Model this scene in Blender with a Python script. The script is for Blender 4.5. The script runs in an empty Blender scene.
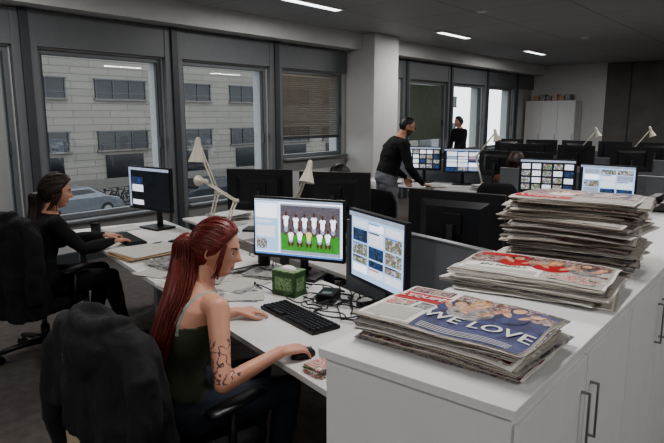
import bpy, bmesh, math, random
import numpy as np
from mathutils import Vector, Matrix, noise as mn, Quaternion
from mathutils.bvhtree import BVHTree
random.seed(7)
D=bpy.data
scene=bpy.context.scene
V=Vector
def lin(c):
    out=[]
    for x in c:
        x=x/255.0
        out.append(x/12.92 if x<=.04045 else ((x+.055)/1.055)**2.4)
    return out+[1.0]
_m={}
def MAT(name,col,rough=.5,metal=0.,es=0.,var=.12,ns=8.,bump=0.,bs=60.,stretch=(1,1,1),spec=.5):
    if name in _m: return _m[name]
    m=D.materials.new(name); m.use_nodes=True
    nt=m.node_tree; N=nt.nodes; L=nt.links
    b=N['Principled BSDF']
    b.inputs['Roughness'].default_value=rough
    b.inputs['Metallic'].default_value=metal
    b.inputs['Specular IOR Level'].default_value=spec
    c=lin(col)
    tc=N.new('ShaderNodeTexCoord'); mp=N.new('ShaderNodeMapping'); mp.inputs['Scale'].default_value=stretch
    L.new(tc.outputs['Object'],mp.inputs['Vector'])
    nz=N.new('ShaderNodeTexNoise'); nz.inputs['Scale'].default_value=ns; nz.inputs['Detail'].default_value=4
    L.new(mp.outputs['Vector'],nz.inputs['Vector'])
    cr=N.new('ShaderNodeValToRGB')
    cr.color_ramp.elements[0].position=.3; cr.color_ramp.elements[1].position=.7
    cr.color_ramp.elements[0].color=[x*(1-var) for x in c[:3]]+[1]
    cr.color_ramp.elements[1].color=[min(1,x*(1+var)) for x in c[:3]]+[1]
    L.new(nz.outputs['Fac'],cr.inputs['Fac'])
    L.new(cr.outputs['Color'],b.inputs['Base Color'])
    if es>0:
        L.new(cr.outputs['Color'],b.inputs['Emission Color'])
        b.inputs['Emission Strength'].default_value=es
    if bump>0:
        n2=N.new('ShaderNodeTexNoise'); n2.inputs['Scale'].default_value=bs; n2.inputs['Detail'].default_value=3
        L.new(mp.outputs['Vector'],n2.inputs['Vector'])
        bp=N.new('ShaderNodeBump'); bp.inputs['Strength'].default_value=bump; bp.inputs['Distance'].default_value=.01
        L.new(n2.outputs['Fac'],bp.inputs['Height']); L.new(bp.outputs['Normal'],b.inputs['Normal'])
    _m[name]=m
    return m
def PHOTO(name,cols,scale=18,es=0,rough=.5,dist=1.2):
    """printed / displayed picture: blotches of several colours"""
    m=D.materials.new(name); m.use_nodes=True; nt=m.node_tree;N=nt.nodes;L=nt.links;b=N['Principled BSDF']
    b.inputs['Roughness'].default_value=rough
    tc=N.new('ShaderNodeTexCoord'); nz=N.new('ShaderNodeTexNoise'); nz.inputs['Scale'].default_value=scale; nz.inputs['Detail'].default_value=6; nz.inputs['Distortion'].default_value=dist
    L.new(tc.outputs['Object'],nz.inputs['Vector']); cr=N.new('ShaderNodeValToRGB'); el=cr.color_ramp.elements
    n=len(cols)
    el[0].position=.30; el[0].color=lin(cols[0]); el[1].position=.70; el[1].color=lin(cols[-1])
    for i in range(1,n-1):
        e=el.new(.30+.40*i/(n-1)); e.color=lin(cols[i])
    L.new(nz.outputs['Fac'],cr.inputs['Fac']); L.new(cr.outputs['Color'],b.inputs['Base Color'])
    if es: L.new(cr.outputs['Color'],b.inputs['Emission Color']); b.inputs['Emission Strength'].default_value=es
    return m
def MATgrid(name,c1,c2,sx,sy,mort,rough=.6,offset=0.0,yz=False,mortc=None,es=0,xz=False):
    m=D.materials.new(name); m.use_nodes=True
    nt=m.node_tree;N=nt.nodes;L=nt.links;b=N['Principled BSDF']
    b.inputs['Roughness'].default_value=rough
    tc=N.new('ShaderNodeTexCoord'); out=tc.outputs['Object']
    if yz or xz:
        sp=N.new('ShaderNodeSeparateXYZ'); cb=N.new('ShaderNodeCombineXYZ'); L.new(out,sp.inputs[0])
        L.new(sp.outputs[1 if yz else 0],cb.inputs[0]); L.new(sp.outputs[2],cb.inputs[1]); out=cb.outputs[0]
    br=N.new('ShaderNodeTexBrick'); br.offset=offset
    br.inputs['Color1'].default_value=lin(c1); br.inputs['Color2'].default_value=lin(c2)
    br.inputs['Mortar'].default_value=lin(mortc or [x*.55 for x in c1])
    br.inputs['Scale'].default_value=1; br.inputs['Brick Width'].default_value=sx; br.inputs['Row Height'].default_value=sy
    br.inputs['Mortar Size'].default_value=mort
    L.new(out,br.inputs['Vector']); L.new(br.outputs['Color'],b.inputs['Base Color'])
    if es: L.new(br.outputs['Color'],b.inputs['Emission Color']); b.inputs['Emission Strength'].default_value=es
    return m

class MB:
    def __init__(s): s.v=[];s.f=[];s.m=[];s.sm=[]
    def add(s,vs,fs,m=0,sm=False,M=None):
        o=len(s.v)
        for p in vs:
            p=V(p); s.v.append(M@p if M is not None else p)
        for f in fs: s.f.append([i+o for i in f]); s.m.append(m); s.sm.append(sm)
    def box(s,c,size,m=0,M=None,taper=1.0):
        hx,hy,hz=[a/2 for a in size]; c=V(c)
        vs=[]
        for z in(-1,1):
            k=taper if z>0 else 1
            for x,y in((-1,-1),(1,-1),(1,1),(-1,1)): vs.append(c+V((x*hx*k,y*hy*k,z*hz)))
        s.add(vs,[(3,2,1,0),(4,5,6,7),(0,1,5,4),(1,2,6,5),(2,3,7,6),(3,0,4,7)],m,False,M)
    def tube(s,pts,rads,m=0,n=10,caps=True,M=None,flat=None):
        pts=[V(p) for p in pts]
        if not hasattr(rads,'__len__'): rads=[rads]*len(pts)
        vs=[];fs=[]
        u=None
        for i,p in enumerate(pts):
            if i==0: t=pts[1]-pts[0]
            elif i==len(pts)-1: t=pts[-1]-pts[-2]
            else: t=(pts[i+1]-pts[i]).normalized()+(pts[i]-pts[i-1]).normalized()
            if t.length<1e-9: t=V((0,0,1))
            t.normalize()
            if u is None:
                u=t.orthogonal().normalized()
            u=(u-t*u.dot(t))
            if u.length<1e-6: u=t.orthogonal()
            u.normalize(); w=t.cross(u)
            for k in range(n):
                a=2*math.pi*k/n
                vs.append(p+(u*math.cos(a)+w*math.sin(a))*rads[i])
        for i in range(len(pts)-1):
            for k in range(n):
                a=i*n+k;b=i*n+(k+1)%n
                fs.append((a,b,b+n,a+n))
        s.add(vs,fs,m,True,M)
        if caps:
            o=len(s.v)-len(vs)
            s.f.append([o+k for k in range(n)][::-1]); s.m.append(m); s.sm.append(False)
            e=len(s.v)-n
            s.f.append([e+k for k in range(n)]); s.m.append(m); s.sm.append(False)
    def sphere(s,c,r,m=0,nu=16,nv=10,M=None,fn=None):
        if not hasattr(r,'__len__'): r=(r,r,r)
        c=V(c);vs=[];fs=[]
        for j in range(nv+1):
            ph=math.pi*j/nv-math.pi/2
            for i in range(nu):
                th=2*math.pi*i/nu
                vs.append(c+V((r[0]*math.cos(ph)*math.cos(th),r[1]*math.cos(ph)*math.sin(th),r[2]*math.sin(ph))))
        for j in range(nv):
            for i in range(nu):
                a=j*nu+i;b=j*nu+(i+1)%nu
                fs.append((a,b,b+nu,a+nu))
        s.add(vs,fs,m,True,M)
    def rcone(s,p0,r0,p1,r1,m=0,n=12):
        s.tube([p0,p1],[r0,r1],m,n)
        s.sphere(p0,r0*.999,m,n,8); s.sphere(p1,r1*.999,m,n,8)
    def loft(s,rings,m=0,n=24,M=None,caps=True):
        vs=[];fs=[]
        for c,a,b in rings:
            for k in range(n):
                t=2*math.pi*k/n
                vs.append(V(c)+V(a)*math.cos(t)+V(b)*math.sin(t))
        for i in range(len(rings)-1):
            for k in range(n):
                p=i*n+k;q=i*n+(k+1)%n
                fs.append((p,q,q+n,p+n))
        if caps:
            fs.append(tuple(range(n))[::-1]); fs.append(tuple(range((len(rings)-1)*n,len(rings)*n)))
        s.add(vs,fs,m,True,M)
    def quad(s,a,b,c,d,m=0): s.add([a,b,c,d],[(0,1,2,3)],m)
    def mesh(s,name,mats):
        me=D.meshes.new(name); me.from_pydata([tuple(p) for p in s.v],[],s.f)
        for mm in mats: me.materials.append(mm)
        me.polygons.foreach_set('material_index',s.m)
        me.polygons.foreach_set('use_smooth',s.sm); me.update()
        return me
    def obj(s,name,mats,parent=None,loc=(0,0,0),rz=0,bevel=0,rx=0):
        me=s.mesh(name,mats); return place(name,me,parent,loc,rz,bevel,rx)
def place(name,me,parent=None,loc=(0,0,0),rz=0,bevel=0,rx=0):
    o=D.objects.new(name,me); scene.collection.objects.link(o)
    o.location=loc; o.rotation_euler=(rx,0,rz)
    if parent: o.parent=parent
    if bevel:
        b=o.modifiers.new('b','BEVEL'); b.width=bevel; b.segments=2; b.limit_method='ANGLE'; b.angle_limit=math.radians(50)
    return o
def root(name,loc=(0,0,0),rz=0):
    e=D.objects.new(name,None); scene.collection.objects.link(e); e.location=loc; e.rotation_euler=(0,0,rz); e.empty_display_size=.1
    return e
def remesh(mb,voxel,smooth=3,fac=.5):
    me=mb.mesh('tmp',[]); o=D.objects.new('tmp',me); scene.collection.objects.link(o)
    r=o.modifiers.new('r','REMESH'); r.mode='VOXEL'; r.voxel_size=voxel
    if smooth:
        q=o.modifiers.new('s','SMOOTH'); q.factor=fac; q.iterations=smooth
    bpy.context.view_layer.update()
    dg=bpy.context.evaluated_depsgraph_get()
    out=D.meshes.new_from_object(o.evaluated_get(dg))
    D.objects.remove(o); 
    return out
def text_geom(t,size):
    cu=D.curves.new('t','FONT'); cu.body=t; cu.size=size; cu.resolution_u=3
    cu.align_x='CENTER'; cu.align_y='CENTER'
    o=D.objects.new('t',cu); scene.collection.objects.link(o); bpy.context.view_layer.update()
    me=D.meshes.new_from_object(o.evaluated_get(bpy.context.evaluated_depsgraph_get()))
    vs=[v.co.copy() for v in me.vertices]; fs=[tuple(p.vertices) for p in me.polygons]
    D.objects.remove(o); D.meshes.remove(me)
    return vs,fs

# ------------------------------------------------------------ materials
m_white=MAT('white_laminate',(218,218,218),.42,var=.02)
m_desk=MAT('desk_white',(212,210,208),.4,var=.03)
m_metal=MAT('grey_metal',(150,152,155),.35,.7,var=.05)
m_black=MAT('black_plastic',(22,22,24),.42,var=.1)
m_black2=MAT('black_satin',(30,31,34),.3,var=.1)
m_fabric=MAT('grey_fabric',(106,109,114),.95,bump=.3,bs=300,var=.08)
m_mesh=MAT('chair_fabric_black',(24,24,27),.9,bump=.4,bs=200)
m_wall=MAT('wall_paint',(178,179,179),.8,var=.02)
m_wallw=MAT('wall_white_paint',(206,206,205),.8,var=.02)
m_frame=MAT('window_frame_paint',(108,111,114),.5,var=.04)
m_frame_d=MAT('window_frame_dark',(64,68,72),.5,var=.04)
m_far=MAT('far_wall_dark',(110,106,103),.8,var=.12,ns=3)
m_carpet=MAT('carpet',(86,80,77),.98,var=.22,ns=14,bump=.5,bs=260)
m_ceil=MATgrid('ceiling_tiles',(178,179,179),(174,175,175),1.25,1.25,.008,.6,mortc=(118,119,119))
m_lampw=MAT('lamp_cream',(205,198,184),.4,var=.03)
m_paper=MAT('newsprint_edge',(182,175,164),.85,var=.4,ns=3,stretch=(1.5,1.5,260))
m_page=MATgrid('newsprint_page',(110,108,106),(140,138,136),.016,.0042,.0015,.8,.37,mortc=(196,192,186))
m_pblue=PHOTO('print_blue',[(18,20,50),(34,40,92),(64,72,124),(28,32,76)],14)
m_pred=MAT('print_red',(176,30,36),.6,var=.1)
m_pyel=PHOTO('print_ochre',[(60,36,24),(180,114,46),(206,164,100),(110,60,34)],26)
m_pgreen=PHOTO('print_green',[(30,52,30),(60,104,52),(150,150,130),(40,44,60)],24)
m_pgrey=PHOTO('print_grey',[(40,38,44),(110,108,112),(170,165,160),(60,70,90)],26)
m_pskin=PHOTO('print_skin',[(120,80,60),(206,160,130),(226,190,160)],30)
m_pmix=PHOTO('print_mixed',[(30,50,110),(190,180,170),(176,40,34),(220,210,200),(50,100,60),(40,40,46)],30)
m_pwht=MAT('print_white',(226,223,218),.7,var=.04)
m_pcrowd=PHOTO('print_crowd',[(14,12,20),(140,52,44),(50,46,66),(200,176,160),(34,40,92),(170,120,70)],42)
m_sheet=MAT('paper_sheet',(224,223,220),.8,var=.03)
m_key=MAT('key_plastic',(36,36,39),.5,var=.1)

def Bp(al,dp,z=0): return V((-1.23-.969*al+.246*dp, 1.466+.246*al+.969*dp, z))
BA=math.radians(-14.25)

# ------------------------------------------------------------ room shell
PL,PR,QB,QF,ZC=-6.52,4.0,-3.0,17.0,3.03
b=MB(); b.box(((PL+PR)/2,(QB+QF)/2,-.05),(PR-PL+.6,QF-QB+.6,.1)); b.obj('floor',[m_carpet])
b=MB(); b.box(((PL+PR)/2,(QB+QF)/2,ZC+.05),(PR-PL+.6,QF-QB+.6,.1)); b.obj('ceiling',[m_ceil])
wins=[(-1,.50),(0,.50),(1,.50),(2,1.0),(4,.85),(5,.85),(6,.85)]
W0=3.02; PW=1.84; WW=1.56; ZT=2.37
b=MB()
x0=PL-.15
def wbox(q0,q1,z0,z1,m=0,px=0,th=.3):
    b.box((x0+px,(q0+q1)/2,(z0+z1)/2),(th,q1-q0,z1-z0),m)
q=QB
for i,sill in wins:
    a=W0+PW*i
    wbox(q,a,0,ZC,0)
    wbox(a,a+WW,0,sill,0); wbox(a,a+WW,ZT,ZC,0)
    q=a+WW
wbox(q,QF,0,ZC,0)
b.obj('wall_left',[m_wall])
b=MB()
b.box((PL+.03,(QB+8.3)/2,2.57),(.06,8.3-QB,.36),0)
b.box((PL+.03,(9.1+QF)/2,2.57),(.06,QF-9.1,.36),0)
for i in range(-2,8):
    a=W0+PW*i-.14
    if 8.2<a<9.2: continue
    b.box((PL+.05,a,1.38),(.1,.09,2.76),1)
    b.box((PL+.035,a,1.38),(.07,.26,2.75),0)
b.obj('trim_1',[m_frame,m_frame_d],bevel=.004)
b=MB(); b.box((PL+.17,(QB+QF)/2,2.90),(.34,QF-QB,.26),0); b.obj('trim_2',[m_wallw])
b=MB(); b.box((PL+.02,(QB+QF)/2,.06),(.04,QF-QB,.12),0); b.obj('baseboard_left',[m_frame_d])
b=MB(); b.box((PL+.31,8.72,ZC/2),(.6,.74,ZC-.01),0); b.obj('column',[m_wallw],bevel=.01)
b=MB(); b.box((PL+1.0,QF+.1,ZC/2),(2.0,.2,ZC)); b.obj('wall_back',[m_wallw])
b=MB(); b.box(((PL+2.0+PR)/2,QF+.1,ZC/2),(PR-PL-2.0,.2,ZC))
for k in range(6):
    b.box((PL+2.6+k*1.2,QF-.01,ZC/2),(.03,.02,ZC-.02),1)
b.obj('wall_back_panelled',[m_far,m_frame_d])
b=MB(); b.box((PR+.1,(QB+QF)/2,ZC/2),(.2,QF-QB,ZC)); b.obj('wall_right',[m_wallw])
b=MB(); b.box(((PL+PR)/2,QB-.1,ZC/2),(PR-PL,.2,ZC)); b.obj('wall_front',[m_wallw])
mg=D.materials.new('window_glass'); mg.use_nodes=True
nt=mg.node_tree; nt.nodes.clear()
o_=nt.nodes.new('ShaderNodeOutputMaterial'); tr=nt.nodes.new('ShaderNodeBsdfTransparent'); gl=nt.nodes.new('ShaderNodeBsdfGlossy'); mx=nt.nodes.new('ShaderNodeMixShader')
tr.inputs[0].default_value=(.92,.94,.94,1); gl.inputs['Roughness'].default_value=.02; mx.inputs[0].default_value=.05
nt.links.new(tr.outputs[0],mx.inputs[1]); nt.links.new(gl.outputs[0],mx.inputs[2]); nt.links.new(mx.outputs[0],o_.inputs[0])
m_blind=MAT('blind_slat',(150,142,128),.6,var=.05)
m_roller=MAT('roller_blind',(150,152,152),.8,var=.04)
m_rollg=MAT('roller_blind_green',(84,94,82),.8,var=.1)
for n,(i,sill) in enumerate(wins):
    a=W0+PW*i; r=root('window_%d'%(n+1),(PL-.06,a+WW/2,0))
    b=MB(); h=ZT-sill; zc=(ZT+sill)/2
    for s in(-1,1):
        b.box((0,s*(WW/2-.025),zc),(.08,.05,h),0)
        b.box((0.01,s*(WW/2-.06),zc),(.05,.02,h-.1),1)
    b.box((0,0,ZT-.025),(.08,WW-.1,.05),0); b.box((0,0,sill+.03),(.08,WW-.1,.06),0)
    b.box((.09,0,sill-.015),(.2,WW+.02,.03),0)
    if i in(2,): b.box((0,0,1.32),(.07,WW-.12,.05),1)
    b.box((.05,WW/2-.065,zc-.1),(.03,.02,.14),1)
    b.obj('frame',[m_frame,m_frame_d],r,bevel=.004)
    b=MB(); b.box((-.02,0,zc),(.008,WW-.1,h-.1),0); b.obj('glass',[mg],r)
    if i==2:
        b=MB()
        for k in range(30):
            z=ZT-.09-k*.031
            b.quad((.03,-.69,z),(.03,.69,z),(.006,.69,z-.026),(.006,-.69,z-.026),0)
        b.box((.018,0,ZT-.07),(.03,1.40,.03),0); b.box((.018,0,ZT-.09-.94),(.03,1.40,.02),0)
        b.obj('venetian_blind',[m_blind],r)
    if i in(-1,4):
        b=MB(); b.box((.02,0,zc+.12*(i==4)),(.006,WW-.16,h-.14-.24*(i==4)),0); b.box((.02,0,sill+.09+.24*(i==4)),(.02,WW-.16,.025),0)
        b.obj('roller_blind',[m_roller if i==-1 else m_rollg],r)
m_light=MAT('light_diffuser',(235,240,240),.5,es=4,var=.01)
for p in(-5.0,-1.5,2.0):  # only the window-side row is seen; the other rows are added for lighting
    for qq in(-1.4,2.1,5.74,9.4,13.1):
        b=MB(); b.box((0,0,0),(.18,1.1,.02),1); b.box((0,0,-.011),(.10,1.0,.006),0)
        o=b.obj('ceiling_light',[m_light,m_white],loc=(p,qq,ZC-.012))
        l=D.lights.new('strip','AREA'); l.shape='RECTANGLE'; l.size=.14; l.size_y=1.15; l.energy=34; l.color=(1.0,.975,.95)
        lo=D.objects.new('lamp',l); scene.collection.objects.link(lo); lo.parent=o; lo.location=(0,0,-.03)
b=MB()
for (x,y) in((-3.6,7.5),(-3.4,11.2)):
    b.tube([(x,y,ZC-.03),(x,y,ZC)],[.06,.075],0,20)
b.obj('smoke_detector',[m_white])

# ------------------------------------------------------------ outside
m_fac=MATgrid('facade_stone',(128,124,117),(120,117,111),2.4,.42,.024,.85,offset=.5,yz=True,mortc=(94,91,86))
m_fac2=MAT('facade_base',(104,101,97),.85,var=.1)
m_fwin=MAT('facade_window_glass',(24,27,31),.15,var=.3,ns=.5)
m_asph=MAT('asphalt',(84,85,88),.9,var=.1,ns=2)
r=root('neighbouring_building',(-34,20,-3.1))
b=MB(); b.box((-1,8,7.5),(2,70,15),0); b.obj('facade',[m_fac],r)
b=MB()
for k in range(-6,9):
    y0=-.9+5.3*k
    for zr in(-.45+3.1,2.65+3.1,5.75+3.1,8.85+3.1):
        b.box((.0,y0+1.7,zr+.55),(.1,3.5,1.1),0)
        b.box((.06,y0+1.7,zr-.05),(.22,3.7,.1),2)
        b.box((.06,y0+1.7,zr+1.14),(.2,3.6,.08),1)
        for j in range(4): b.box((.06,y0+.0+j*1.13,zr+.55),(.08,.07,1.1),1)
        b.box((.06,y0+1.7,zr+.35),(.06,3.4,.05),1)
    b.box((.03,y0+1.7,1.2),(.1,2.6,2.3),0)
b.box((.08,8,.45+.0),(.16,70,.9),2)
b.obj('windows',[m_fwin,m_frame_d,m_fac2],r)
b=MB(); b.box((-20.9,25,-3.2),(28,110,.2),0); b.box((-32.5,25,-3.06),(3,110,.12),1); b.obj('street_ground',[m_asph,m_fac2])
def car(loc,rz,col):
    mc=MAT('car_paint_%d'%col[0],col,.3,.3)
    prof=[(-2.1,.35),(-2.12,.75),(-1.9,.95),(-1.45,1.0),(-.85,1.42),(.55,1.45),(1.35,1.0),(2.0,.85),(2.12,.6),(2.1,.35)]
    r=root('car',loc,rz); b=MB(); n=len(prof)
    vs=[];
    for y in(-.86,.86):
        for x,z in prof: vs.append((x,y*(.82 if z>1.1 else 1),z))
    fs=[tuple(range(n))[::-1],tuple(range(n,2*n))]+[(i,(i+1)%n,(i+1)%n+n,i+n) for i in range(n)]
    b.add(vs,fs,0); b.obj('car_body',[mc],r,bevel=.05)
    b=MB()
    for s in(-1,1):
        y=s*.80
        b.add([(-1.25,y*1.06,1.02),(1.1,y*1.06,1.02),(.5,y*.94,1.36),(-.8,y*.94,1.36)],[(0,1,2,3)],0)
        for x in(-1.3,1.3):
            b.tube([(x,s*.72,.33),(x,s*.9,.33)],.33,1,20); b.tube([(x,s*.9,.33),(x,s*.91,.33)],.2,2,16)
    b.add([(.62,-.66,1.4),(.62,.66,1.4),(1.3,.76,1.04),(1.3,-.76,1.04)],[(0,1,2,3)],0,M=Matrix.Translation((.02,0,.02)))
    b.add([(-.92,-.68,1.40),(-.92,.68,1.40),(-1.42,.76,1.03),(-1.42,-.76,1.03)],[(3,2,1,0)],0,M=Matrix.Translation((-.02,0,.02)))
    b.box((-2.1,-.6,.75),(.06,.3,.12),3); b.box((-2.1,.6,.75),(.06,.3,.12),3)
    b.obj('car_trim',[m_fwin,m_black,m_metal,MAT('tail_light',(150,20,20),.3)],r)
car((-27.0,13.6,-3.1),math.radians(90),(104,107,112)); car((-25.5,20.6,-3.1),math.radians(90),(46,48,54))
def bicycle(loc,rz,nm='bicycle'):
    b=MB()
    for x in(-.52,.52):
        b.tube([(x+.33*math.cos(t),0,.34+.33*math.sin(t)) for t in [2*math.pi*k/24 for k in range(25)]],.026,0,6)
        for k in range(8):
            t=math.pi*k/4; b.tube([(x,0,.34),(x+.32*math.cos(t),0,.34+.32*math.sin(t))],.004,1,4)
    P=dict(rw=(-.52,0,.34),bb=(-.08,0,.3),st=(-.22,0,.82),hd=(.36,0,.84),fw=(.52,0,.34))
    for a,c in(('rw','bb'),('bb','st'),('st','hd'),('bb','hd'),('hd','fw'),('st','rw')): b.tube([P[a],P[c]],.03,1,6)
    b.tube([(.36,0,.84),(.33,0,.98)],.018,1,6); b.tube([(.4,-.25,1.0),(.33,0,.98),(.4,.25,1.0)],.018,0,6)
    b.sphere((-.24,0,.88),(.13,.07,.04),0,10,6); b.tube([(-.08,-.1,.3),(-.08,.1,.3)],.03,0,8)
    b.obj(nm,[m_black,MAT('bike_paint',(46,48,52),.4,.3)],loc=loc,rz=rz)
for k in range(12): bicycle((-29.0,16.6+k*.75,-3.1),math.radians(random.uniform(5,20)))

# ------------------------------------------------------------ storage cabinet (counter)
CX0,CX1,CY0,CY1,CZ=-.955,-.42,1.11,4.6,1.08
r=root('storage_cabinet',((CX0+CX1)/2,(CY0+CY1)/2,0))
b=MB(); Lc=CY1-CY0; Wc=CX1-CX0
b.box((0,0,.545),(Wc-.03,Lc-.03,1.03),0); b.box((0,0,.02),(Wc-.08,Lc-.08,.04),1)
b.box((0,0,CZ-.0125),(Wc,Lc,.025),0)
b.obj('carcass',[m_white,m_black],r,bevel=.002)
b=MB(); nd=7; dw=(Lc-.05)/nd
for k in range(nd):
    y=-Lc/2+.025+dw*(k+.5)
    b.box((Wc/2-.012,y,.545),(.02,dw-.006,.98),0)
    hy=y+(dw/2-.04)*(1 if k%2==0 else -1)
    b.tube([(Wc/2-.002,hy,.78),(Wc/2+.02,hy,.78),(Wc/2+.02,hy,.94),(Wc/2-.002,hy,.94)],.005,1,8)
b.obj('doors',[m_white,m_metal],r,bevel=.002)

# ------------------------------------------------------------ newspapers
def stack(name,cx,cy,z,n,th,w,d,seed,rot0=0,jit=.02,rj=4,topm=None):
    rnd=random.Random(seed); b=MB(); zz=0
    mats=[m_paper,m_page,m_pblue,m_pred,m_pyel,m_pgreen,m_pgrey,m_pskin,m_pwht,m_black,m_pmix,m_pcrowd]
    for i in range(n):
        tk=th*rnd.uniform(.6,1.4); last=i==n-1
        ox,oy=rnd.uniform(-jit,jit),rnd.uniform(-jit*.7,jit*.7); ro=math.radians(rot0+rnd.uniform(-rj,rj))
        if last and topm: ox,oy,ro=0,0,math.radians(rot0)
        ww=w*rnd.uniform(.90,1.0); dd=d*rnd.uniform(.90,1.04); s0=rnd.uniform(0,99); sg=rnd.uniform(.2,.7)
        def hf(x,y,s0=s0,ww=ww,dd=dd,tk=tk,sg=sg):
            e=max(0,abs(x)/(ww/2)-.45)/.55; f=max(0,(-y/(dd/2))-.3)/.7
            return .0065*mn.noise(V((x*7+s0,y*7,0)))-tk*sg*e*e*(1+.8*math.sin(y*30+s0))-tk*.35*f*f
        M=Matrix.Translation((ox,oy,zz))@Matrix.Rotation(ro,4,'Z')
        nx,ny=12,7
        ns=4
        for L_ in range(ns):
            vs=[];fs=[]
            z0=tk*L_/ns; z1=tk*(L_+1)/ns-.0008
            gx=rnd.uniform(-.009,.009); gy=rnd.uniform(-.008,.008); o=0; s1=rnd.uniform(0,50)
            for zt in(z0,z1):
                for jy in range(ny+1):
                    for ix in range(nx+1):
                        x=-ww/2+ww*ix/nx; y=-dd/2+dd*jy/ny
                        vs.append((x+gx+.003*mn.noise(V((s1,y*30,0))),y+gy+.003*mn.noise(V((x*30,s1,0))),zt+hf(x,y)*(.5+.5*(zt/tk))))
            st=(nx+1)*(ny+1)
            for jy in range(ny):
                for ix in range(nx):
                    a=o+jy*(nx+1)+ix
                    fs.append((a+1,a,a+nx+1,a+nx+2)); fs.append((a+st,a+1+st,a+nx+2+st,a+nx+1+st))
            for ix in range(nx):
                a=o+ix; fs.append((a,a+1,a+1+st,a+st)); a=o+ny*(nx+1)+ix; fs.append((a+1,a,a+st,a+1+st))
            for jy in range(ny):
                a=o+jy*(nx+1); fs.append((a+nx+1,a,a+st,a+nx+1+st)); a+=nx; fs.append((a,a+nx+1,a+nx+1+st,a+st))
            b.add(vs,fs,rnd.choice([0,0,0,0,8,8,6,11]),False,M)
        def patch(x0,x1,y0,y1,m,lift=.0008):
            px,py=10,6; vs=[];fs=[]
            for j in range(py+1):
                for k in range(px+1):
                    x=(x0+(x1-x0)*k/px)*ww/2; y=(y0+(y1-y0)*j/py)*dd/2
                    vs.append((x,y,tk+hf(x,y)+lift))
            for j in range(py):
                for k in range(px):
                    a=j*(px+1)+k; fs.append((a,a+1,a+px+2,a+px+1))
            b.add(vs,fs,m,False,M)
        def blob(cx_,cy_,rx,ry,m,lift,rot=0):
            vs=[];fs=[];N_=20
            for R3 in(0,.5,1):
                for k in range(N_):
                    t=2*math.pi*k/N_; x=rx*R3*math.cos(t)*(1+.08*math.sin(3*t+cx_*9)); y=ry*R3*math.sin(t)
                    X=cx_*ww/2+x*math.cos(rot)-y*math.sin(rot); Y=cy_*dd/2+x*math.sin(rot)+y*math.cos(rot)
                    vs.append((X,Y,tk+hf(X,Y)+lift))
            for j in range(2):
                for k in range(N_): fs.append((j*N_+k,(j+1)*N_+k,(j+1)*N_+(k+1)%N_,j*N_+(k+1)%N_))
            b.add(vs,fs,m,False,M)
        patch(-.98,.98,-.98,.98,1)
        if last and topm: topm(b,M,patch,hf,tk,ww,dd,blob)
        else:
            for kk in range(4):
                x=rnd.uniform(-.95,.3); y=rnd.uniform(-.95,.2)
                patch(x,min(.95,x+rnd.uniform(.3,1.0)),y,min(.95,y+rnd.uniform(.3,.9)),rnd.choice([2,3,4,5,6,6,8,10,11,11]),.0012+.0004*kk)
        zz+=tk
    return b.obj(name,mats,loc=(cx,cy,z))
def puttext(b,M,hf,tk,t,size,x,y,rot,m,lift=.0036,sx=1.0,bold=0):
    vs,fs=text_geom(t,size); R=Matrix.Rotation(rot,4,'Z'); out=[]
    for v in vs:
        p=R@V((v.x*sx,v.y,0)); X=p.x+x; Y=p.y+y; out.append((X,Y,tk+hf(X,Y)+lift))
    b.add(out,fs,m,False,M)
    if bold:
        for dx in(-bold,bold): b.add([(p[0]+dx,p[1],p[2]+.0002) for p in out],fs,m,False,M)
def player(blob,x,y,k,jersey=2,hair=4,lift=.0022):
    blob(x+.02,y-.42*k,.055*k,.055*k,jersey,lift); blob(x,y,.024*k,.034*k,hair,lift+.0003); blob(x+.012,y-.04*k,.018*k,.027*k,7,lift+.0006)
    blob(x-.10*k,y-.25*k,.012*k,.045*k,7,lift+.0004,.6); blob(x+.22*k,y-.25*k,.012*k,.045*k,7,lift+.0004,-.6)
def top1(b,M,patch,hf,tk,ww,dd,blob):
    patch(-.97,-.28,-.92,.95,8,.0012); patch(-.95,-.30,.10,.60,3,.0016); patch(-.95,-.35,.64,.93,11,.0016)
    patch(-.92,-.34,-.88,-.35,1,.0018); patch(-.92,-.55,-.3,.05,10,.0018); patch(-.5,-.32,-.3,.05,6,.0018)
    patch(-.27,.97,-.97,.95,2,.0014); patch(-.27,.97,.28,.95,11,.0017)
    player(blob,.06,.62,1.15,6,4,.0022); player(blob,.52,.70,.95,2,9,.0022); player(blob,-.16,.5,.8,2,9,.0021)
    puttext(b,M,hf,tk,"WE LOVE",.070,.078,-.060,0,8,bold=.0012)
    puttext(b,M,hf,tk,"L'EQUIPE",.042,-.145,.055,0,8,lift=.004,bold=.0008,sx=.85)
    for k in range(4): patch(-.2,.85,-.76-.05*k,-.745-.05*k,8,.0024)
def top2(b,M,patch,hf,tk,ww,dd,blob):
    patch(-.95,.95,-.1,.9,11,.0012); patch(-.9,-.2,.55,.85,3,.0016); player(blob,-.3,.55,1.0,3,9); player(blob,.2,.5,1.1,3,4); player(blob,.62,.5,.9,6,9)
    patch(-.9,.2,-.85,-.15,8,.0014); patch(.3,.9,-.85,-.3,10,.0014); patch(-.85,.15,-.8,-.55,1,.0018)
    puttext(b,M,hf,tk,"EN FINALE",.036,-.09,-.055,0,9)
def top3(b,M,patch,hf,tk,ww,dd,blob):
    patch(-.95,.95,-.3,.9,11,.0012); patch(.1,.8,.0,.8,2,.0016); player(blob,.4,.5,1.0,6,9); player(blob,-.3,.4,1.0,8,9); patch(-.95,.0,-.9,-.5,3,.0014)
    puttext(b,M,hf,tk,"L'EQUIPE",.04,-.12,-.115,0,8)
stack('newspaper_stack',CX0+.262,CY0+.275,CZ+.004,7,.0105,.48,.325,3,-1,.020,6,topm=top1)
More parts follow.
